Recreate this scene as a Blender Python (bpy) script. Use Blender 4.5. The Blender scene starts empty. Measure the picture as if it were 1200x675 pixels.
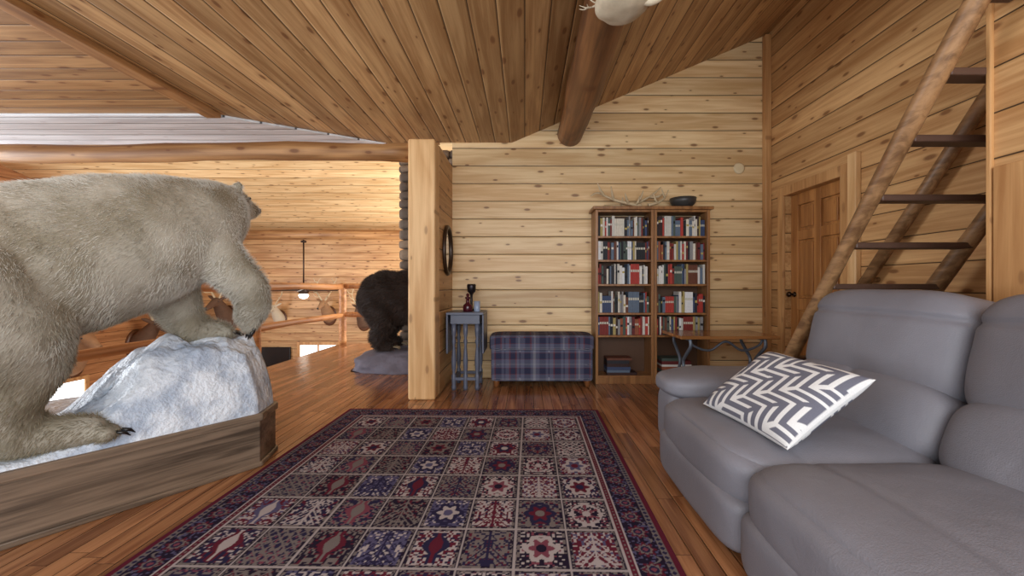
import bpy, bmesh, math, random
import numpy as np
from mathutils import Vector, Matrix, Euler
from mathutils import noise as mn
random.seed(7); np.random.seed(7)
scene=bpy.context.scene
scene.view_settings.view_transform='Standard'
COL=scene.collection

def s2l(c):
    return tuple(((x/255)/12.92 if x/255<=0.04045 else ((x/255+0.055)/1.055)**2.4) for x in c)
# ---------------------------------------------------------------- materials
class NT:
    def __init__(s,name):
        s.mat=bpy.data.materials.new(name); s.mat.use_nodes=True
        s.t=s.mat.node_tree; s.n=s.t.nodes; s.l=s.t.links
        s.b=s.n['Principled BSDF']
    def put(s,sock,v):
        if isinstance(v,bpy.types.NodeSocket): s.l.new(v,sock)
        elif v is not None:
            if isinstance(v,(tuple,list)) and len(v)==3 and sock.type=='RGBA': v=(*v,1)
            sock.default_value=v
    def m(s,op,a,b=None,c=None,clamp=False):
        n=s.n.new('ShaderNodeMath'); n.operation=op; n.use_clamp=clamp
        s.put(n.inputs[0],a)
        if b is not None: s.put(n.inputs[1],b)
        if c is not None: s.put(n.inputs[2],c)
        return n.outputs[0]
    def obj(s):
        tc=s.n.new('ShaderNodeTexCoord'); sp=s.n.new('ShaderNodeSeparateXYZ'); s.l.new(tc.outputs['Object'],sp.inputs[0])
        return tc.outputs['Object'],sp.outputs
    def comb(s,x,y,z):
        n=s.n.new('ShaderNodeCombineXYZ'); s.put(n.inputs[0],x); s.put(n.inputs[1],y); s.put(n.inputs[2],z); return n.outputs[0]
    def noise(s,vec,scale,detail=3,rough=.5,dist=0):
        n=s.n.new('ShaderNodeTexNoise'); s.put(n.inputs['Vector'],vec); n.inputs['Scale'].default_value=scale
        n.inputs['Detail'].default_value=detail; n.inputs['Roughness'].default_value=rough; n.inputs['Distortion'].default_value=dist
        return n.outputs['Fac']
    def white(s,v):
        n=s.n.new('ShaderNodeTexWhiteNoise'); n.noise_dimensions='1D'; s.put(n.inputs['W'],v); return n.outputs['Value']
    def sm(s,v,a,b):
        n=s.n.new('ShaderNodeMapRange'); n.interpolation_type='SMOOTHSTEP'; s.put(n.inputs['Value'],v)
        n.inputs['From Min'].default_value=a; n.inputs['From Max'].default_value=b; return n.outputs[0]
    def mix(s,f,a,b,mode='MIX'):
        n=s.n.new('ShaderNodeMix'); n.data_type='RGBA'; n.blend_type=mode
        s.put(n.inputs['Factor'],f)
        s.put(n.inputs[6],a); s.put(n.inputs[7],b); return n.outputs[2]
    def bump(s,h,strength=.3,dist=.01):
        n=s.n.new('ShaderNodeBump'); s.put(n.inputs['Height'],h); n.inputs['Strength'].default_value=strength; n.inputs['Distance'].default_value=dist
        s.l.new(n.outputs[0],s.b.inputs['Normal'])
    def fin(s,col,rough=.5,spec=.5,metal=0):
        s.put(s.b.inputs['Base Color'],col); s.put(s.b.inputs['Roughness'],rough)
        s.b.inputs['Specular IOR Level'].default_value=spec; s.b.inputs['Metallic'].default_value=metal
        return s.mat

def wood(name,along,across,width,light,dark,knot=s2l((105,60,30)),knots=1.0,rough=.45,var=.35,seam=True,ends=0,spec=.4,gs=1.0,seamw=.03):
    m=NT(name); v,c=m.obj(); A=c[along]; C=c[across]; O=c[3-along-across]
    idx=m.m('FLOOR',m.m('DIVIDE',C,width)); r=m.white(idx)
    if ends:
        seg=m.m('FLOOR',m.m('DIVIDE',m.m('ADD',A,m.m('MULTIPLY',r,ends*7.3)),ends))
        r=m.white(m.m('ADD',m.m('MULTIPLY',idx,17.13),m.m('MULTIPLY',seg,3.71)))
    off=m.m('MULTIPLY',r,61.7)
    g1=m.noise(m.comb(m.m('ADD',m.m('MULTIPLY',A,1.3*gs),off),m.m('MULTIPLY',C,28*gs),m.m('MULTIPLY',O,28*gs)),1.0,4,.6,.6)
    g2=m.noise(m.comb(m.m('ADD',m.m('MULTIPLY',A,.7),off),m.m('MULTIPLY',C,5),m.m('MULTIPLY',O,5)),1.0,2,.5,1.2)
    g=m.m('ADD',m.m('MULTIPLY',g1,.6),m.m('MULTIPLY',g2,.5))
    col=m.mix(m.sm(g,.38,.72),light,dark)
    vv=m.m('ADD',m.m('MULTIPLY',r,var),1-var*.62)
    col=m.mix(1.0,col,m.comb(vv,m.m('POWER',vv,1.06),m.m('POWER',vv,1.15)),'MULTIPLY')
    if knots:
        vo=m.n.new('ShaderNodeTexVoronoi'); vo.voronoi_dimensions='2D'
        m.l.new(m.comb(m.m('ADD',m.m('MULTIPLY',A,2.3),off),m.m('MULTIPLY',C,6.1),0),vo.inputs['Vector']); vo.inputs['Scale'].default_value=1
        rr=m.n.new('ShaderNodeSeparateColor'); m.l.new(vo.outputs['Color'],rr.inputs[0])
        d=m.m('DIVIDE',vo.outputs['Distance'],m.m('ADD',m.m('MULTIPLY',rr.outputs[0],.9),.35))
        ring=m.sm(d,.26,.06); core=m.sm(d,.12,.05)
        col=m.mix(m.m('MULTIPLY',ring,.4*knots),col,dark)
        col=m.mix(m.m('MULTIPLY',core,.75*knots),col,knot)
    h=m.m('MULTIPLY',g1,.12)
    if seam:
        f=m.m('FRACT',m.m('DIVIDE',C,width)); e=m.m('MINIMUM',f,m.m('SUBTRACT',1.0,f))
        col=m.mix(m.sm(e,seamw*.85,seamw*.3),col,tuple(x*.12 for x in dark))
        h=m.m('ADD',h,m.m('MULTIPLY',m.sm(e,0,seamw*2.2),1.0))
        if ends:
            fe=m.m('FRACT',m.m('DIVIDE',m.m('ADD',A,m.m('MULTIPLY',m.white(idx),ends*7.3)),ends))
            col=m.mix(m.sm(fe,.004,.001),col,tuple(x*.2 for x in dark))
    m.bump(h,.5,.012)
    return m.fin(col,rough,spec)

def plain(name,col,rough=.5,metal=0,spec=.5,var=.12,scale=20,bump=.1,bd=.003):
    m=NT(name); v,c=m.obj()
    n=m.noise(v,scale,4,.6)
    k=m.m('ADD',m.m('MULTIPLY',n,var*2),1-var)
    m.bump(n,bump,bd)
    return m.fin(m.mix(1.0,col,m.comb(k,k,k),'MULTIPLY'),rough,spec,metal)
def attrmat(name,rough=.8,bs=400,bd=.002,spec=.2,bump=.4):
    m=NT(name); a=m.n.new('ShaderNodeAttribute'); a.attribute_name='Col'
    v,c=m.obj(); n=m.noise(v,bs,2)
    k=m.m('ADD',m.m('MULTIPLY',n,.3),.85)
    m.bump(n,bump,bd)
    return m.fin(m.mix(1.0,a.outputs['Color'],m.comb(k,k,k),'MULTIPLY'),rough,spec)
def emis(name,col,st):
    m=NT(name); m.b.inputs['Emission Color'].default_value=(*col,1); m.b.inputs['Emission Strength'].default_value=st
    return m.fin(col,.5)

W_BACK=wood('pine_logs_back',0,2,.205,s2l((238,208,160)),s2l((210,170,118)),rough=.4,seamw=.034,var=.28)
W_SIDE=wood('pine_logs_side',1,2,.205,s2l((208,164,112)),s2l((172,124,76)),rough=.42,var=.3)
W_FAR=wood('pine_far',0,2,.22,s2l((214,170,118)),s2l((176,126,78)))
W_CEIL=wood('ceiling_boards',1,0,.17,s2l((204,164,114)),s2l((158,116,72)),rough=.5,seamw=.035,var=.42)
W_CEILX=wood('ceiling_boards_cross',0,1,.17,s2l((184,142,94)),s2l((140,100,60)),rough=.5,seamw=.035)
W_CEILF=wood('ceiling_hall_boards',0,1,.3,s2l((244,214,164)),s2l((208,166,112)),rough=.5,seamw=.03)
W_DAYLIT=wood('soffit_daylight_paint',0,1,.15,s2l((236,238,240)),s2l((200,200,202)),rough=.5,knots=.3,seamw=.06)  # whitish boards: window light on the ceiling painted into the colour
W_FLOOR=wood('oak_floor',1,0,.083,s2l((184,130,88)),s2l((128,80,50)),knots=0,rough=.17,var=.5,ends=.9,spec=.6,seamw=.025)
W_LOGX=wood('log_x',0,2,9,s2l((190,144,96)),s2l((128,86,50)),seam=False,gs=.6)
W_LOGY=wood('log_y',1,2,9,s2l((175,128,80)),s2l((120,80,46)),seam=False,gs=.6)
W_POST=wood('post_pine',2,0,9,s2l((234,194,142)),s2l((200,152,98)),seam=False,gs=.6,var=0,knots=.6)
W_TRIM=wood('trim_pine',2,1,9,s2l((208,160,106)),s2l((168,118,70)),seam=False,gs=.7,var=0,knots=.5)
W_DOOR=wood('door_pine',2,1,9,s2l((186,128,72)),s2l((140,88,44)),seam=False,gs=.7,var=0,knots=.4,rough=.3)
W_LADD=wood('ladder_pole',1,0,9,s2l((166,126,86)),s2l((106,74,46)),seam=False,gs=.9,var=0,knots=.5)
W_RUNG=plain('ladder_tread_wood',s2l((84,60,48)),.5,var=.3,scale=9)
W_CASE=wood('bookcase_wood',2,0,9,s2l((164,116,72)),s2l((120,80,46)),seam=False,gs=.8,var=0,knots=0,rough=.35)
W_PLINTH=wood('plinth_wood',1,2,9,s2l((132,112,94)),s2l((70,58,48)),seam=False,gs=1.6,var=0,knots=0,rough=.3)
W_RAIL=wood('rail_log',1,2,9,s2l((210,150,96)),s2l((158,102,58)),seam=False,gs=.8,var=0,knots=.5)

# ---------------------------------------------------------------- mesh helpers
def link(o,parent=None):
    COL.objects.link(o)
    if parent: o.parent=parent
    return o
def mobj(name,verts,faces,mat,parent=None,smooth=False):
    me=bpy.data.meshes.new(name); me.from_pydata([tuple(v) for v in verts],[],faces); me.update()
    if mat: me.materials.append(mat)
    if smooth: me.shade_smooth()
    return link(bpy.data.objects.new(name,me),parent)
def empty(name,loc=(0,0,0)):
    e=bpy.data.objects.new(name,None); COL.objects.link(e); e.empty_display_size=.1
    return e
class G:   # geometry accumulator
    def __init__(s): s.v=[]; s.f=[]; s.c=[]
    def add(s,v,f,col=None):
        o=len(s.v); s.v+= [tuple(x) for x in v]; s.f+=[tuple(i+o for i in q) for q in f]
        s.c+=[col]*len(v)
    def box(s,x0,x1,y0,y1,z0,z1,col=None,M=None):
        v=[(x,y,z) for z in (z0,z1) for y in (y0,y1) for x in (x0,x1)]
        if M: v=[M@Vector(p) for p in v]
        s.add(v,[(0,2,3,1),(4,5,7,6),(0,1,5,4),(2,6,7,3),(0,4,6,2),(1,3,7,5)],col)
    def tube(s,pts,rad,seg=10,col=None,cap=True):
        pts=[Vector(p) for p in pts]
        if not hasattr(rad,'__len__'): rad=[rad]*len(pts)
        t0=(pts[1]-pts[0]).normalized(); ref=Vector((0,0,1)) if abs(t0.z)<.9 else Vector((1,0,0))
        u=t0.cross(ref).normalized(); V=[];F=[]
        for i,p in enumerate(pts):
            t=(pts[min(i+1,len(pts)-1)]-pts[max(i-1,0)]).normalized()
            u=(u-t*u.dot(t)).normalized(); w=t.cross(u)
            for k in range(seg):
                a=2*math.pi*k/seg; V.append(p+(u*math.cos(a)+w*math.sin(a))*rad[i])
        for i in range(len(pts)-1):
            for k in range(seg):
                k2=(k+1)%seg; F.append((i*seg+k,i*seg+k2,(i+1)*seg+k2,(i+1)*seg+k))
        if cap:
            F.append(tuple(range(seg))[::-1]); F.append(tuple((len(pts)-1)*seg+k for k in range(seg)))
        s.add(V,F,col)
    def lathe(s,prof,cx,cy,cz,seg=20,col=None,M=None):
        V=[];F=[]
        for r,z in prof:
            for k in range(seg):
                a=2*math.pi*k/seg; V.append(Vector((r*math.cos(a),r*math.sin(a),z)))
        for i in range(len(prof)-1):
            for k in range(seg):
                k2=(k+1)%seg; F.append((i*seg+k,i*seg+k2,(i+1)*seg+k2,(i+1)*seg+k))
        F.append(tuple(range(seg))[::-1]); F.append(tuple((len(prof)-1)*seg+k for k in range(seg)))
        V=[(M@p if M else p)+Vector((cx,cy,cz)) for p in V]
        s.add(V,F,col)
    def puff(s,c,size,rot=None,p=5,n=8,col=None,fn=None):
        v,f=unit(n); R=Euler(rot).to_matrix() if rot else None; out=[]
        for q in v:
            nn=(abs(q[0])**p+abs(q[1])**p+abs(q[2])**p)**(1/p)
            w=Vector((q[0]/nn*size[0]/2,q[1]/nn*size[1]/2,q[2]/nn*size[2]/2))
            if fn: w=fn(w)
            if R: w=R@w
            out.append(w+Vector(c))
        s.add(out,f,col)
    def obj(s,name,mat,parent=None,smooth=True,bevel=0):
        o=mobj(name,s.v,s.f,mat,parent,smooth)
        if any(c is not None for c in s.c):
            a=o.data.color_attributes.new('Col','FLOAT_COLOR','POINT')
            arr=np.array([(*(c or (1,1,1)),1) for c in s.c],dtype=np.float32).ravel(); a.data.foreach_set('color',arr)
        if bevel:
            b=o.modifiers.new('b','BEVEL'); b.width=bevel; b.segments=2; b.limit_method='ANGLE'; b.angle_limit=math.radians(40)
        return o
_u={}
def unit(n):
    if n in _u: return _u[n]
    bm=bmesh.new(); bmesh.ops.create_cube(bm,size=2); bmesh.ops.subdivide_edges(bm,edges=bm.edges[:],cuts=n,use_grid_fill=True)
    bm.verts.index_update()
    _u[n]=([tuple(v.co) for v in bm.verts],[tuple(v.index for v in f.verts) for f in bm.faces]); bm.free(); return _u[n]
def box(name,x0,x1,y0,y1,z0,z1,mat,parent=None,bevel=0):
    g=G(); g.box(x0,x1,y0,y1,z0,z1); return g.obj(name,mat,parent,False,bevel)
def slab(name,poly,axis,t,mat,parent=None):
    n=len(poly); t=Vector(t); v=[Vector(p) for p in poly]+[Vector(p)+t for p in poly]
    f=[tuple(range(n)),tuple(range(2*n-1,n-1,-1))]+[(i,i+n,(i+1)%n+n,(i+1)%n) for i in range(n)]
    o=mobj(name,v,f,mat,parent)
    bm=bmesh.new(); bm.from_mesh(o.data); bmesh.ops.recalc_face_normals(bm,faces=bm.faces[:]); bm.to_mesh(o.data); bm.free()
    return o
def reorient(o,ang):
    """keep shape, but give the object its own rotated axes (so the grain follows it)"""
    R=Matrix.Rotation(ang,4,'Z'); o.data.transform(R.inverted()); o.matrix_world=R
def ico(sub=3):
    bm=bmesh.new(); bmesh.ops.create_icosphere(bm,subdivisions=sub,radius=1); bm.verts.index_update()
    r=(np.array([v.co[:] for v in bm.verts]),[tuple(v.index for v in f.verts) for f in bm.faces]); bm.free(); return r
ICO=ico(3)
def blob(name,chains,ells,voxel,mat,parent=None,smooth=8):
    V=[];F=[];o=0
    def sph(c,r):
        nonlocal o
        c=np.array(c,float); r=np.array(r,float)
        V.append(ICO[0]*r+c); F.extend([(a+o,b+o,d+o) for a,b,d in ICO[1]]); o+=len(ICO[0])
    for ch in chains:
        for (p,r),(q,s) in zip(ch[:-1],ch[1:]):
            p=np.array(p,float); q=np.array(q,float); d=np.linalg.norm(q-p); n=max(2,int(d/(min(r,s)*.3))+1)
            for i in range(n+1):
                t=i/n; sph(p*(1-t)+q*t,r*(1-t)+s*t)
    for c,r in ells: sph(c,r)
    o2=mobj(name,np.vstack(V),F,mat,None)
    m=o2.modifiers.new('r','REMESH'); m.mode='VOXEL'; m.voxel_size=voxel
    m=o2.modifiers.new('s','SMOOTH'); m.factor=.6; m.iterations=smooth
    dg=bpy.context.evaluated_depsgraph_get(); me=bpy.data.meshes.new_from_object(o2.evaluated_get(dg))
    bpy.data.objects.remove(o2)
    me.materials.clear(); me.materials.append(mat); me.shade_smooth(); me.name=name
    return link(bpy.data.objects.new(name,me),parent)
def fur(name,src,count,length,width,mat,flow,parent,mix=.55,rnd=.16):
    me=src.data; me.calc_loop_triangles(); nt=len(me.loop_triangles)
    tv=np.empty(nt*3,dtype=np.int32); me.loop_triangles.foreach_get('vertices',tv); tv=tv.reshape(-1,3)
    co=np.empty(len(me.vertices)*3,dtype=np.float32); me.vertices.foreach_get('co',co); co=co.reshape(-1,3)
    A,B,C=co[tv[:,0]],co[tv[:,1]],co[tv[:,2]]; N=np.cross(B-A,C-A); ar=np.linalg.norm(N,axis=1); N/=ar[:,None]+1e-12
    k=np.random.choice(nt,count,p=ar/ar.sum()); u=np.random.rand(count,2); fl=u.sum(1)>1; u[fl]=1-u[fl]
    P=A[k]+(B-A)[k]*u[:,:1]+(C-A)[k]*u[:,1:]; n=N[k]
    f=np.array(flow,dtype=float); fp=f-n*(n@f)[:,None]
    sw=np.stack([np.sin(P[:,1]*23+P[:,2]*17),np.sin(P[:,2]*19+P[:,0]*21),np.sin(P[:,0]*25+P[:,1]*15)],1)*.2
    d=n*mix+fp*1.0+sw+np.random.randn(count,3)*rnd; d/=np.linalg.norm(d,axis=1)[:,None]
    L=length*(.6+.7*np.random.rand(count,1))
    s=np.cross(d,np.random.randn(count,3)); s/=np.linalg.norm(s,axis=1)[:,None]
    V=np.empty((count,3,3)); V[:,0]=P-s*width/2-n*.003; V[:,1]=P+s*width/2-n*.003; V[:,2]=P+d*L
    m=bpy.data.meshes.new(name); m.vertices.add(count*3); m.vertices.foreach_set('co',V.ravel().astype(np.float32))
    m.loops.add(count*3); m.loops.foreach_set('vertex_index',np.arange(count*3,dtype=np.int32))
    m.polygons.add(count); m.polygons.foreach_set('loop_start',np.arange(0,count*3,3,dtype=np.int32))
    m.update(calc_edges=True); m.materials.append(mat)
    return link(bpy.data.objects.new(name,m),parent)

# ================================================================ ROOM SHELL
BY=4.65; RX=2.82; CZ=2.73; PZ=2.45
slab('floor',[(-3.4,-1.6,0),(RX+.15,-1.6,0),(RX+.15,7.45,0),(-3.4,7.45,0)],2,(0,0,-.2),W_FLOOR)
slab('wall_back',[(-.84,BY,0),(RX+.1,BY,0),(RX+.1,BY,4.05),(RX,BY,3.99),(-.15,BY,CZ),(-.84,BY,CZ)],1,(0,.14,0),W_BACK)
DY0,DY1,DZ=3.56,4.34,2.04
g=G(); g.box(RX,RX+.15,-1.6,DY0,0,4.1); g.box(RX,RX+.15,DY1,BY+.14,0,4.1); g.box(RX,RX+.15,DY0,DY1,DZ,4.1)
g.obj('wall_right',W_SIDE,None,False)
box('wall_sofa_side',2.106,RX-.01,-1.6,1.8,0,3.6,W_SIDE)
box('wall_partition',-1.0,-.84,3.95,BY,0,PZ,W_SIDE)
g=G()
def cquad(x0,x1,z0,z1,y0,y1):
    g.add([(x0,y0,z0),(x1,y0,z1),(x1,y1,z1),(x0,y1,z0),(x0,y0,z0+.12),(x1,y0,z1+.12),(x1,y1,z1+.12),(x0,y1,z0+.12)],
      [(0,3,2,1),(4,5,6,7),(0,1,5,4),(1,2,6,5),(2,3,7,6),(3,0,4,7)])
cquad(-3.0,-.15,CZ,CZ,-1.6,BY); cquad(-.15,RX+.15,CZ,3.99+.06,-1.6,BY)
g.obj('ceiling',W_CEIL,None,False)
box('ceiling_left',-9.6,-3.0,-1.6,3.86,CZ,CZ+.1,W_CEILX)
slab('soffit_daylight_band',[(-9.6,3.86,CZ),(-3.0,3.86,CZ),(-1.6,BY,CZ-.005),(-9.6,BY,CZ-.005)],2,(0,0,-.02),W_DAYLIT)  # panel shaped as the daylight band on the ceiling, brightness from its pale colour
box('trim_ceiling_strip',-3.06,-2.92,-1.6,3.86,CZ-.05,CZ,W_LOGY,None,.01)
slab('ceiling_hall',[(-9.6,4.7,3.95),(1.0,4.7,3.95),(1.0,11,2.36),(-9.6,11,2.36)],2,(0,0,.12),W_CEILF)
box('wall_gable_fascia',-9.6,-1.0,BY+.0,BY+.08,CZ+.0,4.1,W_FAR)
box('wall_far',-9.6,1.0,11,11.15,-2.75,2.5,W_FAR)
box('wall_left',-9.75,-9.6,-1.6,11.15,-2.75,4.1,wood('hall_logs_side',1,2,.22,s2l((198,142,94)),s2l((150,98,58))))
box('floor_lower',-9.6,1.0,2,11,-2.85,-2.75,W_FLOOR)
box('trim_corner',RX-.07,RX,BY-.07,BY,0,3.95,W_TRIM,None,.008)
box('trim_door_post',RX-.05,RX,3.36,3.45,0,2.2,W_POST,None,.008)
box('trim_wall_end',2.09,2.125,1.8,1.82,0,3.6,W_TRIM,None,.004)
box('trim_wainscot',2.088,2.106,-1.6,1.79,0,1.60,W_TRIM,None,.004)
g=G(); g.box(-1.095,-.84,3.75,3.95,0,PZ)
g.obj('timber_post',W_POST,None,False,.018)
g=G(); pts=[];rad=[]
for i in range(30):
    t=i/29; x=-9.5+t*8.40; pts.append((x,3.86+.03*math.sin(x*.7)*(1-t),2.36-.03*(1-t)+.012*math.sin(x*1.9))); rad.append(.085+.006*math.sin(x*5)+.004*math.sin(x*11))
g.tube(pts,rad,18); g.obj('lintel_log',W_LOGX)
g=G(); pts=[];rad=[]
for i in range(34):
    t=i/33; y=-1.5+t*(BY-.01+1.5); pts.append((.52+.01*math.sin(y*2),y,2.825)); rad.append(.152+.008*math.sin(y*4)+.005*math.sin(y*9+1))
g.tube(pts,rad,20); g.obj('purlin_log',wood('log_dark',1,2,9,s2l((146,98,58)),s2l((86,54,30)),seam=False,gs=.6))
g=G(); g.tube([(-9.5,10.1,2.34),(-5,10.1,2.36),(-.5,10.1,2.34)],.12,14); g.obj('hall_purlin_log',W_LOGX)
g=G(); M=Matrix.Rotation(math.pi/2,3,'X')
g.lathe([(.062,0),(.066,.01),(.05,.018),(.02,.014)],2.48,BY,2.43,24,None,M); g.obj('wall_vent',plain('white_plastic',s2l((225,205,165)),.5,var=.03))

d=empty('door_1')
g=G(); X0=RX+.06; X1=RX+.10
st=.11
g.box(X0,X1,DY0,DY0+st,0.01,DZ); g.box(X0,X1,DY1-st,DY1,0.01,DZ)
my=(DY0+DY1)/2; g.box(X0,X1,my-.045,my+.045,0.01,DZ)
for z0,z1 in ((.01,.24),(.82,.94),(1.55,1.65),(1.92,DZ)): g.box(X0+.001,X1,DY0+st,my-.045,z0,z1); g.box(X0+.001,X1,my+.045,DY1-st,z0,z1)
g.obj('frame',W_DOOR,d,False,.004)
g=G()
for a,b in ((DY0+st,my-.045),(my+.045,DY1-st)):
    for z0,z1 in ((.24,.82),(.94,1.55),(1.65,1.92)):
        g.box(X0+.02,X1-.01,a,b,z0,z1); g.box(X0+.008,X0+.03,a+.03,b-.03,z0+.03,z1-.03)
g.obj('panels',W_DOOR,d,False,.006)
g=G(); g.lathe([(.028,0),(.028,.006),(.012,.01),(.012,.04),(.028,.05),(.03,.065),(.018,.08),(0.001,.082)],X0,DY1-.06,.98,16,None,Matrix.Rotation(-math.pi/2,3,'Y'))
g.obj('knob',plain('dark_bronze',s2l((60,45,35)),.3,.9),d)
g=G(); g.box(RX-.025,RX,DY0-.1,DY0,0,DZ+.1); g.box(RX-.025,RX,DY1,DY1+.1,0,DZ+.1); g.box(RX-.025,RX,DY0,DY1,DZ,DZ+.1)
g.obj('trim_1',W_TRIM,None,False,.005)
box('wall_closet_back',RX+.11,RX+.14,DY0-.05,DY1+.05,0,DZ+.05,W_TRIM)

# ================================================================ RUG
def hash2(a,b,s=0):
    x=np.sin(a*127.1+b*311.7+s*74.7)*43758.5453; return x-np.floor(x)
def rug():
    x0,x1,y0,y1=-1.53,.60,.30,3.44; W=x1-x0; L=y1-y0
    nx,ny=560,800
    U,Vv=np.meshgrid(np.linspace(0,W,nx),np.linspace(0,L,ny)); 
    cream=np.array(s2l((166,156,156))); navy=np.array(s2l((40,36,64))); mar=np.array(s2l((90,30,46))); sl_=np.array(s2l((82,78,108))); ol=np.array(s2l((112,103,102))); dk=np.array(s2l((34,26,44))); rose=np.array(s2l((116,62,76)))
    pal=np.array([navy,mar,cream,sl_,dk,ol,rose])
    dx=np.minimum(U,W-U); dy=np.minimum(Vv,L-Vv); d=np.minimum(dx,dy)
    along=np.where(dx<dy,Vv,U)
    col=np.zeros((ny,nx,3)); 
    def put(mask,c): col[mask]=c
    put(d<=.03,mar*1.05)
    m=(d>.03)&(d<=.055); put(m,ol); put(m&(np.abs(((along/.028)%1)-.5)+np.abs((d-.0425)/.03)<.38),navy)
    m=(d>.055)&(d<=.17); put(m,dk)
    a=((along/.115)%1)-.5; b=(d-.1125)/.115; r=np.hypot(a,b); th=np.arctan2(b,a)
    fl=r<(.33+.07*np.cos(8*th)); put(m&fl,mar); put(m&(r<.24+.04*np.cos(8*th)),ol); put(m&(r<.17),navy); put(m&(r<.09),rose)
    vine=np.abs(b-.36*np.cos(2*np.pi*a))<.05; put(m&vine&~fl,ol)
    sp=hash2(np.floor(along/.0085),np.floor(d/.0085),3)>.76; put(m&sp&~fl,sl_)
    m=(d>.17)&(d<=.177); put(m,cream)
    m=(d>.177)&(d<=.2); put(m,mar); put(m&(((along/.024)%1)<.4)&(np.abs(d-.189)<.005),ol)
    m=(d>.2)&(d<=.208); put(m,cream)
    F=d>.208
    fu=U-.208; fv=Vv-.208; NC=8; NR=11; cw=(W-.416)/NC; ch=(L-.416)/NR
    ci=np.floor(fu/cw); cj=np.floor(fv/ch); lu=fu/cw-ci-.5; lv=fv/ch-cj-.5
    key=((ci*3+cj*5+np.floor(cj/3))%8).astype(int)%8
    bg=pal[np.array([0,2,1,4,5,0,3,4])[key]]; fg=pal[np.array([5,1,2,5,0,2,0,2])[key]]; ac=pal[np.array([6,0,3,1,1,1,2,6])[key]]
    typ=((ci+cj*3+key)%5).astype(int)%5
    cell=bg.copy()
    al=np.abs(lu)
    h=hash2(np.floor(al*22),np.floor((lv+.5)*24),ci*3.1+cj*7.7)
    h2=hash2(np.floor(al*22)+5,np.floor((lv+.5)*24),ci*1.1+cj*5.7)
    mk=(h>.62); cell[mk]=fg[mk]; mk=h2>.84; cell[mk]=ac[mk]
    r=np.hypot(lu,lv); th=np.arctan2(lv,lu)
    mk=(typ==0)&(r<.31+.05*np.cos(6*th)); cell[mk]=fg[mk]; mk=(typ==0)&(r<.2+.05*np.cos(6*th)); cell[mk]=ac[mk]; mk=(typ==0)&(r<.1); cell[mk]=bg[mk]
    br=(al<.022)|((np.abs(((lv+al*1.1)*7)%1-.5)<.14)&(al<.42*(.55-lv)))
    mk=(typ==1)&br; cell[mk]=fg[mk]
    vs=(typ==2)&(al<.09+.17*np.clip(np.cos(lv*7-.4),0,1))&(np.abs(lv)<.38); cell[vs]=ac[vs]; mk=vs&(al<.03+.1*np.clip(np.cos(lv*7-.4),0,1)); cell[mk]=fg[mk]
    mk=(typ==3)&((np.abs((lu*5+lv*5)%1-.5)<.11)|(np.abs((lu*5-lv*5)%1-.5)<.11)); cell[mk]=fg[mk]
    mk=(typ==4)&(np.abs(r-.3)<.035); cell[mk]=fg[mk]; mk=(typ==4)&(np.abs(th*3/np.pi%1-.5)<.12)&(r<.3); cell[mk]=ac[mk]; mk=(typ==4)&(r<.09); cell[mk]=fg[mk]
    ed=np.minimum(.5-al,(.5-np.abs(lv))*ch/cw)
    mk=ed<.09; cell[mk]=dk
    mk=(ed<.09)&(ed>.035)&(hash2(np.floor(U/.0085),np.floor(Vv/.0085))>.5); cell[mk]=ol
    mk=ed<.020; cell[mk]=cream*.9
    col[F]=cell[F]
    X=x0+U; Y=y0+Vv
    Z=np.full_like(X,.014)+(np.random.rand(ny,nx)-.5)*.0008
    Z[d<=0.0001]=.001
    a=math.radians(-.9); cx,cy=(x0+x1)/2,(y0+y1)/2
    Xr=cx+(X-cx)*math.cos(a)-(Y-cy)*math.sin(a); Yr=cy+(X-cx)*math.sin(a)+(Y-cy)*math.cos(a)
    V=np.stack([Xr,Yr,Z],-1).reshape(-1,3)
    ii=(np.arange(ny-1)[:,None]*nx+np.arange(nx-1)[None,:]).ravel()
    Fc=np.stack([ii,ii+1,ii+nx+1,ii+nx],1)
    me=bpy.data.meshes.new('rug'); me.vertices.add(len(V)); me.vertices.foreach_set('co',V.ravel().astype(np.float32))
    me.loops.add(Fc.size); me.loops.foreach_set('vertex_index',Fc.ravel().astype(np.int32)); me.polygons.add(len(Fc)); me.polygons.foreach_set('loop_start',np.arange(0,Fc.size,4,dtype=np.int32)); me.update(calc_edges=True)
    ca=me.color_attributes.new('Col','FLOAT_COLOR','POINT'); c4=np.ones((len(V),4),dtype=np.float32); c4[:,:3]=col.reshape(-1,3); ca.data.foreach_set('color',c4.ravel())
    me.materials.append(attrmat('rug_wool',.95,600,.002,.1)); link(bpy.data.objects.new('persian_rug',me))
rug()

# ================================================================ SOFA
m=NT('grey_leather'); v,c=m.obj()
n1=m.noise(v,3,3)
vo=m.n.new('ShaderNodeTexVoronoi'); m.l.new(v,vo.inputs['Vector']); vo.inputs['Scale'].default_value=220
n3=m.noise(v,9,3,.6,1.5)
m.bump(m.m('ADD',m.m('ADD',m.m('MULTIPLY',vo.outputs['Distance'],.35),m.m('MULTIPLY',n1,1.5)),m.m('MULTIPLY',n3,1.1)),.3,.006)
LEATH=m.fin(m.mix(n1,s2l((112,111,119)),s2l((134,133,141))),.5,.4)
sofa=empty('reclining_sofa')
def groove(t,w=.012): return math.exp(-(t/w)**2)
def wrinkle(w,seed,amp=.004):
    return amp*mn.fractal(Vector((w.x*4+seed,w.y*4,w.z*4)),.8,2.1,2)
g=G(); g.puff((1.47,1.30,.20),(1.10,2.5,.32),p=14,n=14); g.obj('base',LEATH,sofa)
seats=((1.925,.87),(1.06,.87),(.26,.76))
g=G()
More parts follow.
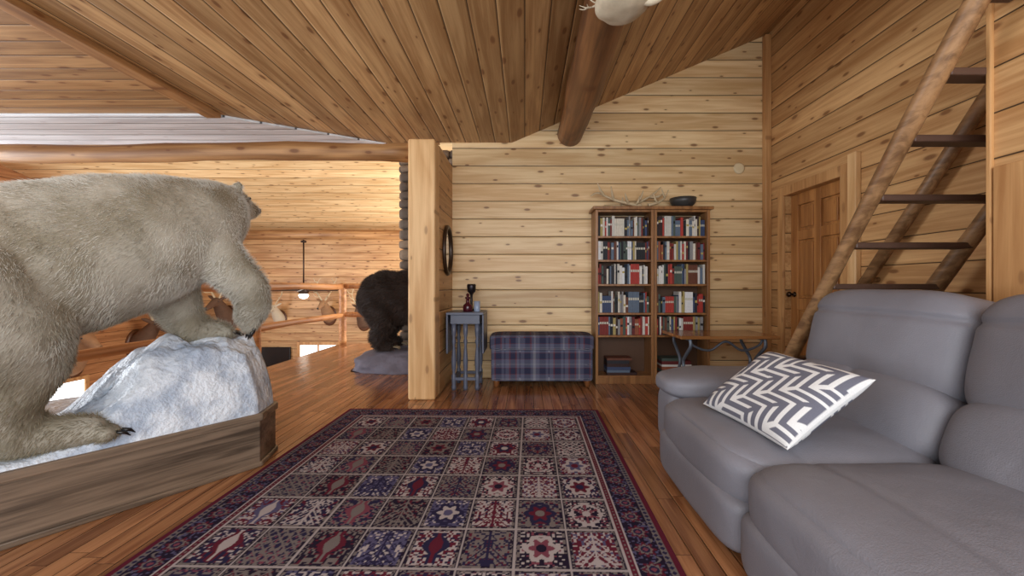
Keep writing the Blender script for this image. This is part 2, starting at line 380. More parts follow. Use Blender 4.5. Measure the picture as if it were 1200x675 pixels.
for yc,wy in seats:
    def fn(w):
        if w.x<0: w.x+=wrinkle(w,yc*7)*1.2
        return w
    g.puff((.965,yc,.315),(.40,wy,.24),p=4,n=24,fn=fn)
    g.puff((.95,yc,.15),(.38,wy,.24),p=6,n=20,fn=fn)
g.obj('footrests',LEATH,sofa)
g=G()
for yc,wy in seats:
    def fn(w):
        k=max(0,1-(w.y/(wy/2))**2)
        if w.z>0:
            w.z+=.03*k+wrinkle(w,yc*3,.005); w.z-=.010*groove(w.x+.17,.014)
        return w
    g.puff((1.215,yc,.34),(.84,wy,.19),p=5.5,n=44,fn=fn)
g.obj('seat_cushions',LEATH,sofa)
g=G()
for yc,wy in ((1.935,.85),(1.085,.85),(.28,.76)):
    def fn(w):
        if w.x<0: w.x+=.014*groove(w.y,.016)+wrinkle(w,yc*5,.005)
        return w
    g.puff((1.655,yc,.49),(.32,wy,.36),rot=(0,.38,0),p=3.8,n=36,fn=fn)
g.obj('lumbar_cushions',LEATH,sofa)
g=G()
for yc,wy in ((1.955,.84),(1.11,.85),(.29,.80)):
    def fn(w):
        if w.x<0:
            w.x-=.035*(1-(w.y/(wy/2))**2)*(1-(w.z/.26)**2)
            w.x+=.016*groove(w.z-.12,.014)+wrinkle(w,yc*9,.005)
        return w
    g.puff((1.81,yc,.785),(.36,wy,.51),rot=(0,.22,0),p=4.6,n=44,fn=fn)
g.obj('back_cushions',LEATH,sofa)
g=G(); g.puff((1.94,1.30,.55),(.22,2.3,.9),rot=(0,.1,0),p=9,n=14); g.obj('back_frame',LEATH,sofa)
g=G()
g.puff((1.40,2.50,.26),(1.08,.34,.42),p=6,n=14)
def fn(w): 
    w.z+=wrinkle(w,3,.006); return w
g.puff((1.34,2.48,.47),(1.02,.42,.17),p=3.4,n=26,fn=fn)
g.puff((1.40,-.25,.26),(1.10,.30,.44),p=6,n=14); g.puff((1.34,-.25,.475),(1.02,.38,.19),p=3.2,n=14)
g.obj('arms',LEATH,sofa)

def pillow():
    Lc=Vector((.90,2.01,.468)); Bc=Vector((.99,1.50,.445)); Rc=Vector((1.33,1.51,.705))
    n=200; e1=(Lc-Bc); e2=(Rc-Bc); nn=e2.cross(e1).normalized()
    if nn.z<0: nn=-nn
    V=[];C=[];Fc=[]
    gray=s2l((108,108,120)); wht=s2l((222,221,220))
    P=6.4
    for side in (1,-1):
        for j in range(n+1):
            for i in range(n+1):
                u=i/n;v=j/n; a=2*u-1;b=2*v-1
                th=.075*((1-a**4)*(1-b**4))**.55
                uu=.5+.5*a*(1-.05*(1-b*b)); vv=.5+.5*b*(1-.05*(1-a*a))
                V.append(Bc+e1*uu+e2*vv+nn*(side*th+0.015))
                x=u*25; y=v*25
                q=x+y; zz=abs((q%(2*P))-P)          # zig-zag along the diagonal
                band=((zz+(x-y))/4.0)
                w=band-math.floor(band)
                on=w<.42
                ph=(q%(2*P)); rowi=math.floor(band)
                if not on and rowi%2==0 and (abs(ph-P)<.8): on=True
                if on and rowi%2==1 and (ph<.8 or ph>2*P-.8): on=False
                edge=min(u,1-u,v,1-v)<.008
                C.append(wht if (on or edge) else gray)
    N=(n+1)**2
    for s in (0,1):
        for j in range(n):
            for i in range(n):
                k=s*N+j*(n+1)+i; q=(k,k+1,k+n+2,k+n+1); Fc.append(q if s==0 else q[::-1])
    g=G(); g.v=[tuple(v) for v in V]; g.f=Fc; g.c=C
    g.obj('throw_pillow',attrmat('pillow_fabric',.9,300,.002,.1))
pillow()

# ================================================================ BOOKCASE
bc=empty('bookcase'); bx0,bx1,by0,by1,bz=.77,2.02,4.37,BY-.01,1.90; mx=1.41
g=G()
for a,b in ((bx0,mx-.002),(mx+.002,bx1)):
    g.box(a,a+.03,by0,by1,0,bz); g.box(b-.03,b,by0,by1,0,bz)
    for z in (.09,.53,.775,1.09,1.355,1.615,bz): g.box(a+.03,b-.03,by0+.01,by1-.01,z-.022,z)
    g.box(a+.03,b-.03,by0+.005,by0+.02,0,.07)
g.obj('carcass',W_CASE,bc,False,.003)
g=G(); g.box(bx0-.03,bx1+.03,by0-.03,by1,bz,bz+.035); g.obj('top',W_CASE,bc,False,.006)
g=G(); g.box(bx0+.03,bx1-.03,by1-.012,by1-.002,.05,bz-.03); g.obj('back_panel',plain('bookcase_back',s2l((84,54,32)),.6),bc,False)
g=G()
cols=[(200,196,186),(62,74,104),(126,48,42),(44,44,50),(96,110,128),(168,150,96),(216,212,206),(104,62,46),(76,88,80),(140,138,138),(148,84,58),(222,222,222),(214,206,190),(104,42,42),(36,36,40),(60,40,38),(170,60,52)]
R=random.Random(11)
for (a,b) in ((bx0+.035,mx-.037),(mx+.037,bx1-.035)):
    for z,top in ((1.615,1.86),(1.355,1.58),(1.09,1.33),(.775,1.06),(.53,.75)):
        x=a; 
        while x<b-.012:
            if R.random()<.12: run=R.randint(2,5); cc=s2l(R.choice(cols)); hh=R.uniform(.17,.23); ww=R.uniform(.015,.026)
            else: run=1; cc=None
            for _ in range(run):
                w=ww if cc else R.uniform(.012,.032)
                if x+w>b: x=b; break
                h=min(top-z-.02,hh if cc else R.uniform(.165,.235)); c=cc or s2l(R.choice(cols)); dd=.01 if cc else R.uniform(0,.02)
                g.box(x+.001,x+w-.001,by0+.03+dd,by0+.2,z+.001,z+h,c)
                if R.random()<.6 or cc:
                    c2=s2l(R.choice(((220,215,205),(180,160,90),(20,20,25)))) if not cc else s2l((200,196,180)); zz=z+h*(.6 if cc else R.uniform(.35,.7))
                    g.box(x+.003,x+w-.003,by0+.0285+dd,by0+.031+dd,zz,zz+h*.12,c2)
                x+=w
    z=.091
    for k in range(R.choice((5,6))):
        t=R.uniform(.02,.04); w=R.uniform(.24,.34); xa=a+.1 if a<1.2 else a+.06
        g.box(xa,xa+w,by0+.04,by0+.22,z,z+t-.001,s2l(R.choice(cols))); z+=t
g.obj('books',attrmat('book_covers',.6,60,.001,.3),bc,False)

BONE=plain('antler_bone',s2l((200,178,142)),.55,var=.35,scale=14)
BONEW=plain('antler_pale',s2l((184,170,146)),.5,var=.35,scale=14)
def smc(p,r,n=4):
    P=[Vector(q) for q in p];out=[];ro=[]
    for i in range(len(P)-1):
        a=P[max(i-1,0)];b=P[i];c=P[i+1];d=P[min(i+2,len(P)-1)]
        for k in range(n):
            t=k/n; out.append(.5*((2*b)+(c-a)*t+(2*a-5*b+4*c-d)*t*t+(3*b-a-3*c+d)*t**3)); ro.append(r[i]*(1-t)+r[i+1]*t)
    out.append(P[-1]); ro.append(r[-1]); return out,ro
def antler(g,M,s=1.0,seed=0):
    main=[(0,0,0),(.05,.02,.1),(.12,.03,.2),(.18,.0,.33),(.18,-.05,.45),(.13,-.1,.56)]
    r=[.02,.018,.016,.014,.010,.003]
    T=lambda p:M@(Vector(p)*s)
    P,Rr=smc(main,r); g.tube([T(p) for p in P],[q*s for q in Rr],8)
    for (b,t) in (((.05,.02,.1),(.10,.16,.16)),((.12,.03,.2),(.13,.17,.32)),((.18,0,.33),(.24,.13,.46)),((.18,-.05,.45),(.25,.0,.57))):
        b=Vector(b);t=Vector(t); mid=(b+t)/2+Vector((.02,.01,-.03)); P,Rr=smc([b,mid,t],[.013,.01,.003]); g.tube([T(p) for p in P],[q*s for q in Rr],7)
g=G(); zt=bz+.037
def shelf_antler(pts,tines,r):
    P,Rr=smc(pts,[r*(1-.75*i/(len(pts)-1)) for i in range(len(pts))],5); g.tube(P,Rr,8)
    for a,b in tines:
        a=Vector(a);b=Vector(b); P,Rr=smc([a,(a+b)/2+Vector((0,-.01,-.02)),b],[r*.75,r*.6,r*.2],4); g.tube(P,Rr,7)
shelf_antler([(1.30,4.48,zt+.026),(1.15,4.46,zt+.05),(.98,4.45,zt+.09),(.82,4.48,zt+.17),(.74,4.5,zt+.14)],[((1.15,4.46,zt+.05),(1.10,4.4,zt+.15)),((.98,4.45,zt+.09),(.95,4.42,zt+.23)),((.88,4.47,zt+.14),(.80,4.42,zt+.27)),((1.24,4.47,zt+.04),(1.26,4.4,zt+.12))],.024)
shelf_antler([(.90,4.54,zt+.026),(1.08,4.55,zt+.04),(1.28,4.56,zt+.08),(1.44,4.55,zt+.16),(1.54,4.54,zt+.25)],[((1.08,4.55,zt+.04),(1.10,4.5,zt+.13)),((1.28,4.56,zt+.08),(1.33,4.5,zt+.20)),((1.42,4.55,zt+.14),(1.56,4.5,zt+.17))],.024)
shelf_antler([(1.36,4.42,zt+.022),(1.46,4.42,zt+.05),(1.55,4.44,zt+.11),(1.60,4.47,zt+.20)],[((1.46,4.42,zt+.05),(1.40,4.38,zt+.15)),((1.55,4.44,zt+.11),(1.50,4.4,zt+.2))],.02)
g.obj('antlers_on_shelf',BONE)
g=G(); g.lathe([(.05,0),(.09,.01),(.135,.06),(.145,.11),(.135,.11),(.12,.06),(.07,.02),(.01,.018)],1.77,4.49,zt,24); g.obj('bowl',plain('dark_bowl',s2l((60,58,56)),.4))

# ================================================================ BENCH (plaid)
def plaid(p):
    x,z=p[0],p[2]+p[1]
    nav=np.array(s2l((50,52,74))); gr=np.array(s2l((96,98,118))); ma=np.array(s2l((112,50,46))); cr=np.array(s2l((146,148,156)))
    def band(t):
        t=(t/.155)%1
        if t<.40: return nav
        if t<.43: return ma
        if t<.60: return gr
        if t<.63: return cr
        if t<.67: return nav
        if t<.70: return cr
        if t<.97: return gr
        return ma
    return tuple((band(x)+band(z))/2)
bench=empty('plaid_ottoman_bench')
g=G()
g.puff((.18,4.39,.47),(1.11,.42,.17),p=9,n=80); g.puff((.18,4.39,.245),(1.07,.40,.35),p=22,n=80)
g.c=[plaid(v) for v in g.v]
g.obj('upholstery',attrmat('plaid_fabric',.9,500,.001,.1),bench)
g=G()
for x in (-.30,.66):
    for y in (4.24,4.54): g.lathe([(.022,0),(.03,.02),(.036,.06),(.04,.08)],x,y,0,14)
g.obj('feet',plain('bench_feet',s2l((120,75,40)),.4),bench)

# ================================================================ SIDE TABLE
BLUE=plain('painted_slate_blue',s2l((94,99,116)),.4,var=.12,scale=12)
st=empty('gateleg_side_table'); tx0,tx1,ty0,ty1=-.80,-.42,4.06,4.50
g=G(); g.box(tx0,tx1,ty0,ty1,.775,.80); g.box(tx0+.04,tx1-.04,ty0+.03,ty1-.03,.68,.775)
g.box(tx0-.002,tx0+.016,ty0+.02,ty1-.02,.38,.775); g.box(tx1-.016,tx1+.002,ty0+.02,ty1-.02,.38,.775)
g.box(tx0+.05,tx0+.09,ty0+.05,ty1-.05,.10,.13); g.box(tx1-.09,tx1-.05,ty0+.05,ty1-.05,.10,.13); g.box(tx0+.07,tx1-.07,ty0+.05,ty0+.08,.10,.13); g.box(tx0+.07,tx1-.07,ty1-.08,ty1-.05,.10,.13)
g.obj('top_and_leaves',BLUE,st,False,.004)
g=G()
prof=[(.02,0),(.026,.03),(.02,.05),(.024,.09),(.024,.15),(.014,.17),(.022,.22),(.026,.3),(.018,.4),(.013,.46),(.022,.5),(.014,.53),(.022,.58),(.024,.6),(.024,.69)]
for x in (tx0+.07,tx1-.07):
    for y in (ty0+.065,ty1-.065): g.lathe(prof,x,y,0,14)
g.lathe(prof,(tx0+tx1)/2,ty0+.065,0,14)
g.obj('turned_legs',BLUE,st)
g=G(); g.lathe([(.045,0),(.05,.01),(.05,.05),(.045,.07),(.02,.09),(.018,.13),(.03,.14),(.03,.15),(.012,.155),(.02,.18),(.001,.195)],-.60,4.22,.80,20)
g.obj('decanter',plain('dark_red_glass',s2l((70,20,30)),.12))
g=G(); g.lathe([(.03,0),(.033,.005),(.033,.11),(.03,.11),(.028,.01),(.001,.01)],-.50,4.2,.80,18)
g.obj('candle_cup',plain('blue_ceramic',s2l((150,165,190)),.3,var=.03))
g=G(); g.lathe([(.04,0),(.042,.02),(.014,.03),(.014,.17),(.025,.19),(.045,.21),(.05,.27),(.045,.29),(.001,.29)],-.58,4.36,.80,18)
g.obj('pewter_candlestick',plain('dark_metal',s2l((50,45,50)),.35,.7))

mir=empty('round_mirror')
g=G()
P=[( -.825, 4.30+.20*math.cos(a), 1.45+.25*math.sin(a)) for a in [2*math.pi*k/48 for k in range(49)]]
g.tube(P,.022,10,cap=False); g.obj('frame',plain('mirror_frame',s2l((60,42,28)),.35,.3),mir)
g=G(); g.add([(-.828,4.30+.2*math.cos(a),1.45+.25*math.sin(a)) for a in [2*math.pi*k/48 for k in range(48)]],[tuple(range(48))]); g.obj('glass',plain('mirror_glass',(.8,.8,.8),.03,1,var=0,bump=0),mir,False)

# ================================================================ TREADLE TABLE
tt=empty('treadle_sewing_table')
g=G(); g.box(1.44,2.36,3.70,4.22,.575,.605); g.obj('top',wood('table_oak',0,1,9,s2l((180,125,76)),s2l((128,84,46)),seam=False,knots=0,var=0,rough=.2),tt,False,.006)
IRON=plain('cast_iron',s2l((96,102,112)),.45,.4)
g=G()
for x in (1.55,2.25):
    for s in (-1,1):
        yc=3.96
        pts=[(x,yc+s*.20,.575),(x,yc+s*.21,.5),(x,yc+s*.12,.42),(x,yc+s*.04,.33),(x,yc+s*.10,.2),(x,yc+s*.19,.1),(x,yc+s*.21,.02)]
        P,Rr=smc(pts,[.016]*7,4); g.tube(P,Rr,8)
    g.tube([(x,3.76,.565),(x,4.16,.565)],.014,8); g.tube([(x,3.82,.15),(x,4.10,.15)],.011,8)
P,Rr=smc([(1.55,3.79,.565),(1.60,3.79,.50),(1.75,3.79,.46),(1.90,3.79,.545),(2.05,3.79,.46),(2.20,3.79,.50),(2.25,3.79,.565)],[.011]*7,5); g.tube(P,Rr,8)
g.tube([(1.55,4.0,.15),(2.25,4.0,.15)],.012,8)
g.box(1.75,2.05,3.86,4.10,.165,.18)
g.obj('iron_frame',IRON,tt)

# ================================================================ LADDER
lad=empty('loft_ladder')
def zl(y): return 1.42*(3.3-y)
g=G()
def pole(x,y0,y1,r):
    pts=[];rad=[]
    for i in range(16):
        t=i/15; y=y0+(y1-y0)*t; pts.append((x+.012*math.sin(t*5+x),y,zl(y))); rad.append(r*(1+.08*math.sin(t*13+x*3)))
    g.tube(pts,rad,14)
pole(1.92,3.28,1.10,.043); pole(2.62,3.28,1.84,.045)
g.obj('rails',W_LADD,lad)
g=G()
for y in (3.12,2.92,2.73,2.55,2.38,2.21,2.03,1.86):
    z=zl(y); g.box(1.93,2.62,y-.045,y+.045,z-.018,z+.018)
for y in (1.68,1.5): g.box(1.88,2.08,y-.045,y+.045,zl(y)-.018,zl(y)+.018)
g.obj('treads',W_RUNG,lad,False,.008)
g=G(); g.tube([(2.735,3.30,1.0),(2.735,2.8,1.64),(2.735,1.95,2.74)],.042,12)
g.tube([(2.735,3.2,1.12),(2.82,3.2,1.12)],.02,8); g.tube([(2.735,2.1,2.55),(2.82,2.1,2.55)],.02,8)
g.obj('stair_handrail',W_LADD)

# ================================================================ POLAR BEAR ON PLINTH
poly=[(-1.555,2.38),(-1.61,2.62),(-2.3,3.12),(-2.9,3.02),(-3.22,2.3),(-3.22,1.1),(-2.78,.68)]
def prism(g,poly,z0,z1):
    n=len(poly); g.add([(x,y,z0) for x,y in poly]+[(x,y,z1) for x,y in poly],[tuple(range(n))[::-1],tuple(range(n,2*n))]+[(i,(i+1)%n,(i+1)%n+n,i+n) for i in range(n)])
def inset(poly,k):
    cx=sum(p[0] for p in poly)/len(poly); cy=sum(p[1] for p in poly)/len(poly)
    return [(cx+(x-cx)*k,cy+(y-cy)*k) for x,y in poly]
pl=empty('polar_bear_plinth'); ANG=-math.atan2(.587,.81)
g=G(); prism(g,inset(poly,.985),.0,.30); reorient(g.obj('body',W_PLINTH,pl,False,.004),ANG)
g=G(); prism(g,poly,0,.03); prism(g,poly,.27,.315); reorient(g.obj('mouldings',W_PLINTH,pl,False,.008),ANG)
m=NT('ice_snow'); v,c=m.obj(); n=m.noise(v,5,5,.6); n2=m.noise(v,40,3)
m.bump(m.m('ADD',n,m.m('MULTIPLY',n2,.35)),.6,.04)
ICE=m.fin(m.mix(m.sm(n,.35,.65),s2l((164,176,194)),s2l((224,230,238))),.5,.4)
def rock():
    pin=inset(poly,.975); c=Vector((-1.95,2.44)); NT_,NR_=160,70
    def bnd(th):
        dr=Vector((math.cos(th),math.sin(th))); best=9
        for i in range(len(pin)):
            a=Vector(pin[i]);b=Vector(pin[(i+1)%len(pin)]); e=b-a; den=dr.x*e.y-dr.y*e.x
            if abs(den)<1e-9: continue
            w=a-c; t=(w.x*e.y-w.y*e.x)/den; u=(w.x*dr.y-w.y*dr.x)/den
            if t>0 and -1e-6<=u<=1+1e-6: best=min(best,t)
        return best
    V=[(c.x,c.y,.735)];F=[]
    for j in range(1,NR_+1):
        r=j/NR_
        for i in range(NT_):
            th=2*math.pi*i/NT_; B=bnd(th); d=B*r; x=c.x+math.cos(th)*d; y=c.y+math.sin(th)*d
            w=max(0,min(1,(d-.14)/.62)); w=w*w*(3-2*w)
            hh=.42*(1-w)
            nz=mn.fractal(Vector((x*3.3,y*3.3,1.7)),.8,2.2,4)*.10+ (abs(mn.noise(Vector((x*6,y*6,4))))-.2)*.10
            k=min(1,hh/.12)*min(1,d/.14)
            z=.335+hh+nz*k*.65+.008*mn.noise(Vector((x*14,y*14,2)))
            edge=min(1,(B-d)/ (.09 if B<.8 else .05))
            z=.312+(z-.312)*(edge**.55)
            V.append((x,y,z))
    for i in range(NT_): F.append((0,1+i,1+(i+1)%NT_))
    for j in range(NR_-1):
        for i in range(NT_):
            a=1+j*NT_+i;b=1+j*NT_+(i+1)%NT_; F.append((a,a+NT_,b+NT_,b))
    mobj('ice_rock',V,F,ICE,pl,True)
rock()
pb=empty('polar_bear')
m=NT('polar_fur_skin'); v,c=m.obj(); n=m.noise(v,4,4,.6)
SK=m.fin(m.mix(m.sm(n,.35,.65),s2l((140,132,114)),s2l((180,174,160))),.8,.2)
m=NT('polar_fur'); v,c=m.obj(); n=m.noise(v,3.2,4,.6); gz=m.sm(c[2],.5,1.5)  # height term paints belly shade into the fur colour; legs also naturally dirtier
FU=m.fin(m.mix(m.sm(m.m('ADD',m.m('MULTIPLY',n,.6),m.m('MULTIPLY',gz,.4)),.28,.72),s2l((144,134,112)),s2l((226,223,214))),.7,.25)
HX=-.05
ch=[
 [((-2.62,.92,1.02),.30),((-2.42,1.25,1.10),.37),((-2.20,1.70,1.13),.345),((-2.13,1.87,1.20),.355),((-2.03,2.05,1.285),.345),((-1.95,2.25,1.38),.295),((-1.89,2.40,1.49),.20),((-1.885+HX,2.55,1.575),.14),((-1.90+HX,2.66,1.60),.115)],
 [((-1.90+HX,2.66,1.585),.10),((-1.905+HX,2.80,1.60),.066),((-1.905+HX,2.86,1.605),.055)],
 [((-2.05,2.2,1.26),.22),((-2.02,2.26,1.08),.145),((-2.0,2.33,.92),.10),((-1.975,2.36,.83),.085)],
 [((-1.975,2.36,.815),.08),((-1.89,2.46,.795),.062)],
 [((-1.90,2.22,1.36),.22),((-1.72,2.28,1.20),.125),((-1.615,2.35,1.06),.10),((-1.615,2.39,.96),.092),((-1.65,2.41,.905),.082)],
 [((-2.2,1.45,1.05),.32),((-2.12,1.58,.92),.25),((-2.11,1.65,.77),.175),((-2.18,1.66,.56),.115),((-2.17,1.70,.44),.095)],
 [((-2.17,1.70,.425),.085),((-2.02,1.85,.405),.07)],
 [((-2.65,1.45,1.0),.30),((-2.62,1.75,.80),.19),((-2.70,1.80,.58),.12),((-2.70,1.85,.44),.095)],
 [((-2.70,1.85,.425),.085),((-2.55,2.02,.405),.07)],
]
el=[]
def toes(c,dirv,side,w,r,n=5):
    for k in range(n):
        o=(k-(n-1)/2)/((n-1)/2); p=Vector(c)+Vector(side)*o*w+Vector(dirv)*(.03*(1-o*o)); el.append((tuple(p),(r,r,r)))
toes((-1.87,2.485,.785),(.6,.8,0),(-.8,.6,0),.065,.034)
toes((-1.665,2.42,.845),(0,0,-1),(-.8,.5,0),.06,.032)
toes((-1.985,1.885,.385),(.6,.8,0),(-.8,.6,0),.07,.036)
toes((-2.52,2.05,.385),(.6,.8,0),(-.8,.6,0),.07,.036)
for s in (-1,1): el.append(((-1.885+HX+s*.105,2.56,1.70),(.035,.022,.04)))
el.append(((-2.78,.68,1.05),(.07,.09,.09)))
body=blob('body',ch,el,.014,SK,pb,7)
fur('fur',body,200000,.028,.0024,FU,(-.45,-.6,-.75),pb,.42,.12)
BLK=plain('black_nose',s2l((25,22,22)),.3)
g=G(); g.puff((-1.905+HX,2.925,1.615),(.06,.04,.045),p=2.5,n=6)
for s in (-1,1): g.puff((-1.90+HX+s*.072,2.735,1.665),(.022,.022,.022),p=2,n=5)
g.obj('nose_and_eyes',BLK,pb)
g=G()
def claws(c,dirv,side,w,down,n=5):
    for k in range(n):
        o=(k-(n-1)/2)/((n-1)/2); p=Vector(c)+Vector(side)*o*w+Vector(dirv)*(.03*(1-o*o)); dv=Vector(dirv)
        g.tube([p,p+dv*.03+Vector(down)*.008,p+dv*.05+Vector(down)*.028],[.010,.008,.002],7)
claws((-1.855,2.51,.785),(.6,.8,0),(-.8,.6,0),.065,(0,0,-1)); claws((-1.66,2.42,.825),(0,0,-1),(-.8,.5,0),.06,(-.6,.3,0)); claws((-1.965,1.915,.385),(.6,.8,0),(-.8,.6,0),.07,(0,0,-1))
g.obj('claws',BLK,pb)

# ================================================================ BROWN BEAR
bb=empty('brown_bear'); BBY=5.22
BSK=plain('brown_bear_skin',s2l((32,25,22)),.8); BFU=plain('brown_bear_fur',s2l((58,44,37)),.6,var=.35,scale=8)
ch=[[((-1.88,BBY,.89),.28),((-1.80,BBY,.92),.335),((-1.5,BBY,.91),.335),((-1.15,BBY,.96),.34),((-.9,BBY,.99),.26),((-.71,BBY,.93),.17),((-.61,BBY,.87),.14)],
 [((-.61,BBY,.85),.11),((-.43,BBY,.77),.06)]]
for s in (-1,1):
    y=BBY+s*.17
    ch.append([((-1.80,y,.75),.2),((-1.78,y,.58),.135),((-1.86,y,.42),.085),((-1.83,y,.34),.075),((-1.70,y,.32),.065)])
    ch.append([((-1.05,y,.8),.18),((-1.03,y,.55),.12),((-1.03,y,.38),.085),((-.95,y,.33),.07)])
el=[((-.69,BBY-.12,1.04),(.04,.03,.045)),((-.69,BBY+.12,1.04),(.04,.03,.045))]
b2=blob('body',ch,el,.02,BSK,bb,6)
fur('fur',b2,60000,.05,.006,BFU,(-.7,0,-.6),bb,.5)
g=G(); g.puff((-.385,BBY,.775),(.05,.06,.045),p=2.5,n=5)
for yy in (BBY-.17,BBY+.17):
    for o in (-1,0,1): g.tube([(-1.645,yy+o*.035,.31),(-1.59,yy+o*.035,.30),(-1.57,yy+o*.035,.275)],[.011,.009,.003],6)
g.obj('nose_and_claws',plain('claw',s2l((150,135,110)),.4),bb)
g=G()
vv,ff=unit(24); out=[]
for q in vv:
    p=3; nn=(abs(q[0])**p+abs(q[1])**p+abs(q[2])**p)**(1/p); w=Vector((q[0]/nn,q[1]/nn,q[2]/nn))
    k=1+.08*mn.fractal(w*2.2,.8,2,3); out.append((-1.40+w.x*.80*k,BBY+.02+w.y*.40*k,max(0,max(w.z,0)*.27*(1+.05*mn.noise(w*5)))))
g.add(out,ff); g.obj('rock_base',plain('grey_rock',s2l((104,100,112)),.8,var=.35,scale=7,bump=.6,bd=.03))

# ================================================================ RAILING
ra=empty('loft_log_railing')
g=G()
def log(a,b,r): 
    a=Vector(a);b=Vector(b);n=14
    g.tube([a.lerp(b,i/n)+Vector((0,0,.008*math.sin(i*1.3))) for i in range(n+1)],[r*(1+.07*math.sin(i*2.1)) for i in range(n+1)],12)
RXX=-3.33
log((RXX,.2,1.06),(RXX,7.35,1.06),.05); log((RXX,.2,.54),(RXX,7.35,.54),.045); log((RXX,7.33,1.06),(-.9,7.33,1.06),.05); log((RXX,7.33,.54),(-.9,7.33,.54),.045)
for y in (7.33,4.95,.9): log((RXX,y,0),(RXX,y,1.12),.065)
log((-1.6,7.33,0),(-1.6,7.33,1.12),.065)
g.obj('logs',W_RAIL,ra)

# ================================================================ GREAT ROOM CONTENT
ch_=empty('stone_chimney')
STM=[plain('stone_a',s2l((98,84,72)),.85,var=.3,scale=12),plain('stone_b',s2l((132,112,92)),.85,var=.3,scale=12)]
g=G(); g.box(-1.82,-.6,6.05,6.8,0,3.1); g.obj('core',plain('mortar',s2l((70,62,54)),.9),ch_,False)
gs=[G(),G()]; R=random.Random(5)
z=.0
while z<3.0:
    h=R.uniform(.1,.18); x=-1.88
    while x<-.65:
        w=R.uniform(.12,.28); gs[R.randint(0,1)].puff((x+w/2,6.06,z+h/2),(w*.95,.14,h*.93),p=4,n=3); x+=w
    y=6.05
    while y<6.7:
        w=R.uniform(.12,.28); gs[R.randint(0,1)].puff((-1.84,y+w/2,z+h/2),(.14,w*.95,h*.93),p=4,n=3); y+=w
    z+=h
gs[0].obj('stones_dark',STM[0],ch_); gs[1].obj('stones_light',STM[1],ch_)
fan=empty('ceiling_fan'); fx,fy=-5.57,10.1
BR=plain('fan_bronze',s2l((60,44,34)),.4,.6)
g=G(); g.tube([(fx,fy,2.23),(fx,fy,1.02)],.018,8); g.lathe([(.03,.0),(.11,.02),(.13,.08),(.11,.14),(.04,.17),(.02,.2)],fx,fy,.86,20); g.lathe([(.06,0),(.07,.04),(.02,.06)],fx,fy,2.16,16); g.obj('motor',BR,fan)
g=G()
for k in range(5):
    a=2*math.pi*k/5+.1; M=Matrix.Translation((fx,fy,.98))@Matrix.Rotation(a,4,'Z')@Matrix.Rotation(.4,4,'X')
    g.box(.10,.85,-.09,.09,-.01,.01,None,M)
g.obj('blades',plain('fan_blade',s2l((58,38,26)),.4),fan,False,.004)
g=G(); g.lathe([(.02,-.12),(.09,-.09),(.12,-.03),(.10,.0)],fx,fy,.86,18); g.obj('lamp_bowl',emis('lamp_glass',(1,.93,.8),3.5),fan)
DEER=plain('deer_hide',s2l((150,112,78)),.85,var=.35,scale=9); DEERD=plain('elk_hide',s2l((96,70,52)),.85,var=.35,scale=9); WH=plain('goat_hide',s2l((200,185,160)),.85,var=.2,scale=9)
def deer(loc,yaw,s,mat,seed,ant=1.0,name='deer_head_mount'):
    e=empty(name)
    M=Matrix.Translation(loc)@Matrix.Rotation(yaw,4,'Z')@Matrix.Scale(s,4)
    T=lambda p:tuple(M@Vector(p))
    ch=[[(T((.03,0,-.22)),.17*s),(T((.14,0,-.1)),.15*s),(T((.27,0,.06)),.11*s),(T((.36,0,.16)),.085*s),(T((.46,0,.11)),.065*s),(T((.60,0,.03)),.042*s)]]
    for t in (-1,1): ch.append([(T((.33,t*.07,.2)),.03*s),(T((.31,t*.15,.25)),.034*s),(T((.30,t*.22,.28)),.012*s)])
    blob('head',ch,[],.016*s,mat,e,4)
    g=G()
    for t in (-1,1):
        Ma=M@Matrix.Translation((.34,t*.04,.22))@Matrix.Diagonal((1,t,1,1))@Matrix.Rotation(math.pi/2+.3,4,'Z')@Matrix.Diagonal((1,-1,1,1))
        antler(g,Ma,ant,seed)
    g.obj('antlers',BONE,e)
    g=G()
    for t in (-1,1): g.puff(T((.40,t*.07,.165)),(.025*s,)*3,p=2,n=3)
    g.puff(T((.635,0,.035)),(.05*s,)*3,p=2,n=3); g.obj('eyes_and_nose',BLK,e)
    g=G(); Mr=M.to_3x3()@Matrix.Rotation(math.pi/2,3,'Y')@Matrix.Diagonal((1.35,1,1))
    g.lathe([(.2,0),(.2,.02),(.17,.035)],*T((0,0,-.2)),20,None,Mr); g.obj('shield',plain('mount_board',s2l((90,52,28)),.4),e)
deer((-5.35,11,.45),-math.pi/2,1.0,DEER,1,1.1)
deer((-6.7,11,.35),-math.pi/2,.9,WH,2,.9)
deer((-8.1,11,.45),-math.pi/2,1.3,DEERD,3,1.3)
deer((-9.1,11,-.5),-math.pi/2,1.0,DEER,4,1.1)
deer((-9.6,9.9,-.1),0.0,1.4,DEERD,5,1.5)
deer((-9.6,8.4,-.25),-.2,1.5,DEER,6,1.5)
deer((-9.6,7.1,-.3),0,1.3,DEERD,7,1.4)
deer((-4.4,11,.3),-math.pi/2,1.0,DEERD,9,1.0)
def window(name,x0,x1,z0,z1):
    e=empty(name); g=G(); y=11
    for a,b,c,d_ in ((x0-.08,x1+.08,z1,z1+.08),(x0-.08,x1+.08,z0-.08,z0),(x0-.08,x0,z0,z1),(x1,x1+.08,z0,z1),((x0+x1)/2-.02,(x0+x1)/2+.02,z0,z1)): g.box(a,b,y-.04,y,c,d_)
    g.obj('frame',W_TRIM,e,False); g=G(); g.box(x0,x1,y-.015,y-.005,z0,z1); g.obj('pane',emis(name+'_daylight',(.9,.95,1),2.0),e,False)
window('window_1',-6.15,-5.15,-1.1,-.55)
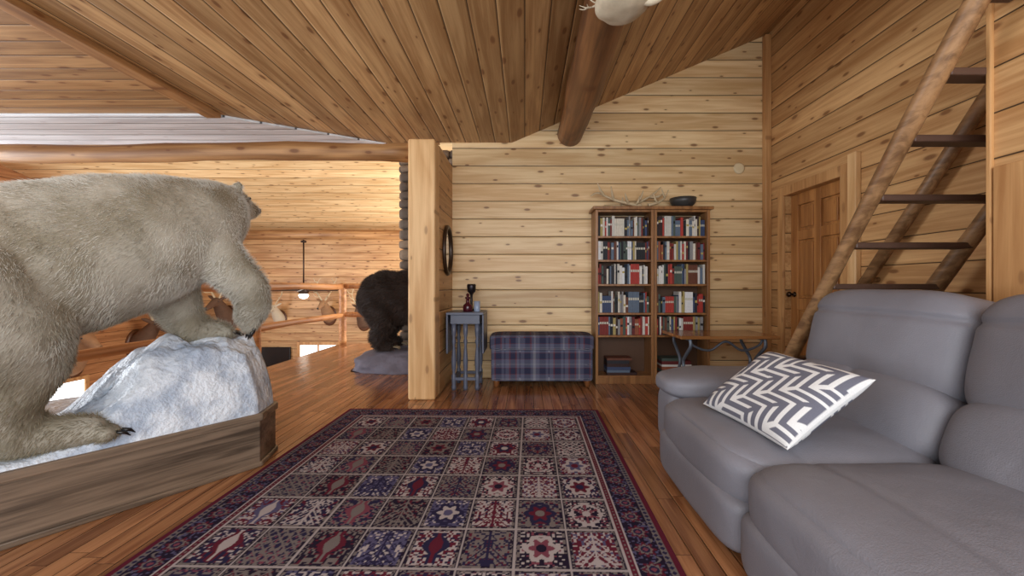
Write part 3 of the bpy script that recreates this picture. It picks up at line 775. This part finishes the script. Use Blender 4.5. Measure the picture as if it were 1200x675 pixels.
g=G(); g.box(-7.45,-6.4,10.93,10.99,-1.25,-.6); g.obj('television',plain('tv_black',s2l((18,18,20)),.2),None,False,.01)
e=empty('window_2'); g=G(); g.box(-9.6,-9.56,7.9,8.7,-1.75,-.95); g.obj('pane',emis('side_daylight',(.9,.95,1),3),e,False)
g=G()
for a,b,c,d_ in ((7.82,8.78,-.95,-.87),(7.82,8.78,-1.83,-1.75),(7.82,7.9,-1.75,-.95),(8.7,8.78,-1.75,-.95)): g.box(-9.6,-9.53,a,b,c,d_)
g.obj('frame',W_TRIM,e,False)

cd=empty('antler_chandelier'); cx,cy,cz=.50,2.05,2.545
g=G()
for k in range(6):
    a=2*math.pi*k/6+.3
    M=Matrix.Translation((cx+.05*math.cos(a),cy+.05*math.sin(a),cz+.02))@Matrix.Rotation(a,4,'Z')@Matrix.Rotation(.95,4,'Y')
    antler(g,M,.36,k)
P,Rr=smc([(cx+.05,cy-.02,2.52),(cx+.13,cy-.05,2.485),(cx+.19,cy-.05,2.52),(cx+.21,cy-.04,2.60)],[.022,.018,.013,.004]); g.tube(P,Rr,8)
g.obj('antlers',BONEW,cd)
g=G()
def fn(w): return w*(1+.10*mn.noise(w*14))
g.puff((cx,cy,cz-.03),(.27,.27,.11),p=2.4,n=16,fn=fn); g.tube([(cx,cy,cz),(cx,cy,2.655)],.012,8); g.obj('hub',BONEW,cd)

# ================================================================ LIGHTS
def area(name,loc,rot,sx,sy,power,col):
    l=bpy.data.lights.new(name,'AREA'); l.shape='RECTANGLE'; l.size=sx; l.size_y=sy; l.energy=power; l.color=col
    o=bpy.data.objects.new(name,l); o.location=loc; o.rotation_euler=rot; COL.objects.link(o); return o
area('fill_light_rear',(.2,-1.45,1.7),(math.radians(90),0,0),3.6,2.0,115,(.94,.97,1))  # added fill lamp at the open rear, no window built there
area('fill_light_hall',(-.9,8.6,1.6),(math.radians(90),0,math.radians(90)),4,3,240,(1,.96,.9))  # added lamp, hidden behind the back wall to brighten the great room
area('window_light_left',(-9.3,3.2,1.2),(math.radians(90),0,math.radians(-90)),4.5,2.6,600,(.86,.93,1))
w=bpy.data.worlds.new('World'); scene.world=w; w.use_nodes=True
w.node_tree.nodes['Background'].inputs[0].default_value=(.86,.93,1,1); w.node_tree.nodes['Background'].inputs[1].default_value=1.6

# ================================================================ CAMERA
cam=bpy.data.cameras.new('Camera'); cam.sensor_width=36; cam.lens=36*470/1200; cam.shift_x=-15/1200; cam.shift_y=-2.5/1200; cam.clip_start=.02
co=bpy.data.objects.new('Camera',cam); co.location=(0,0,1.07); co.rotation_euler=(math.radians(90),0,0); COL.objects.link(co); scene.camera=co
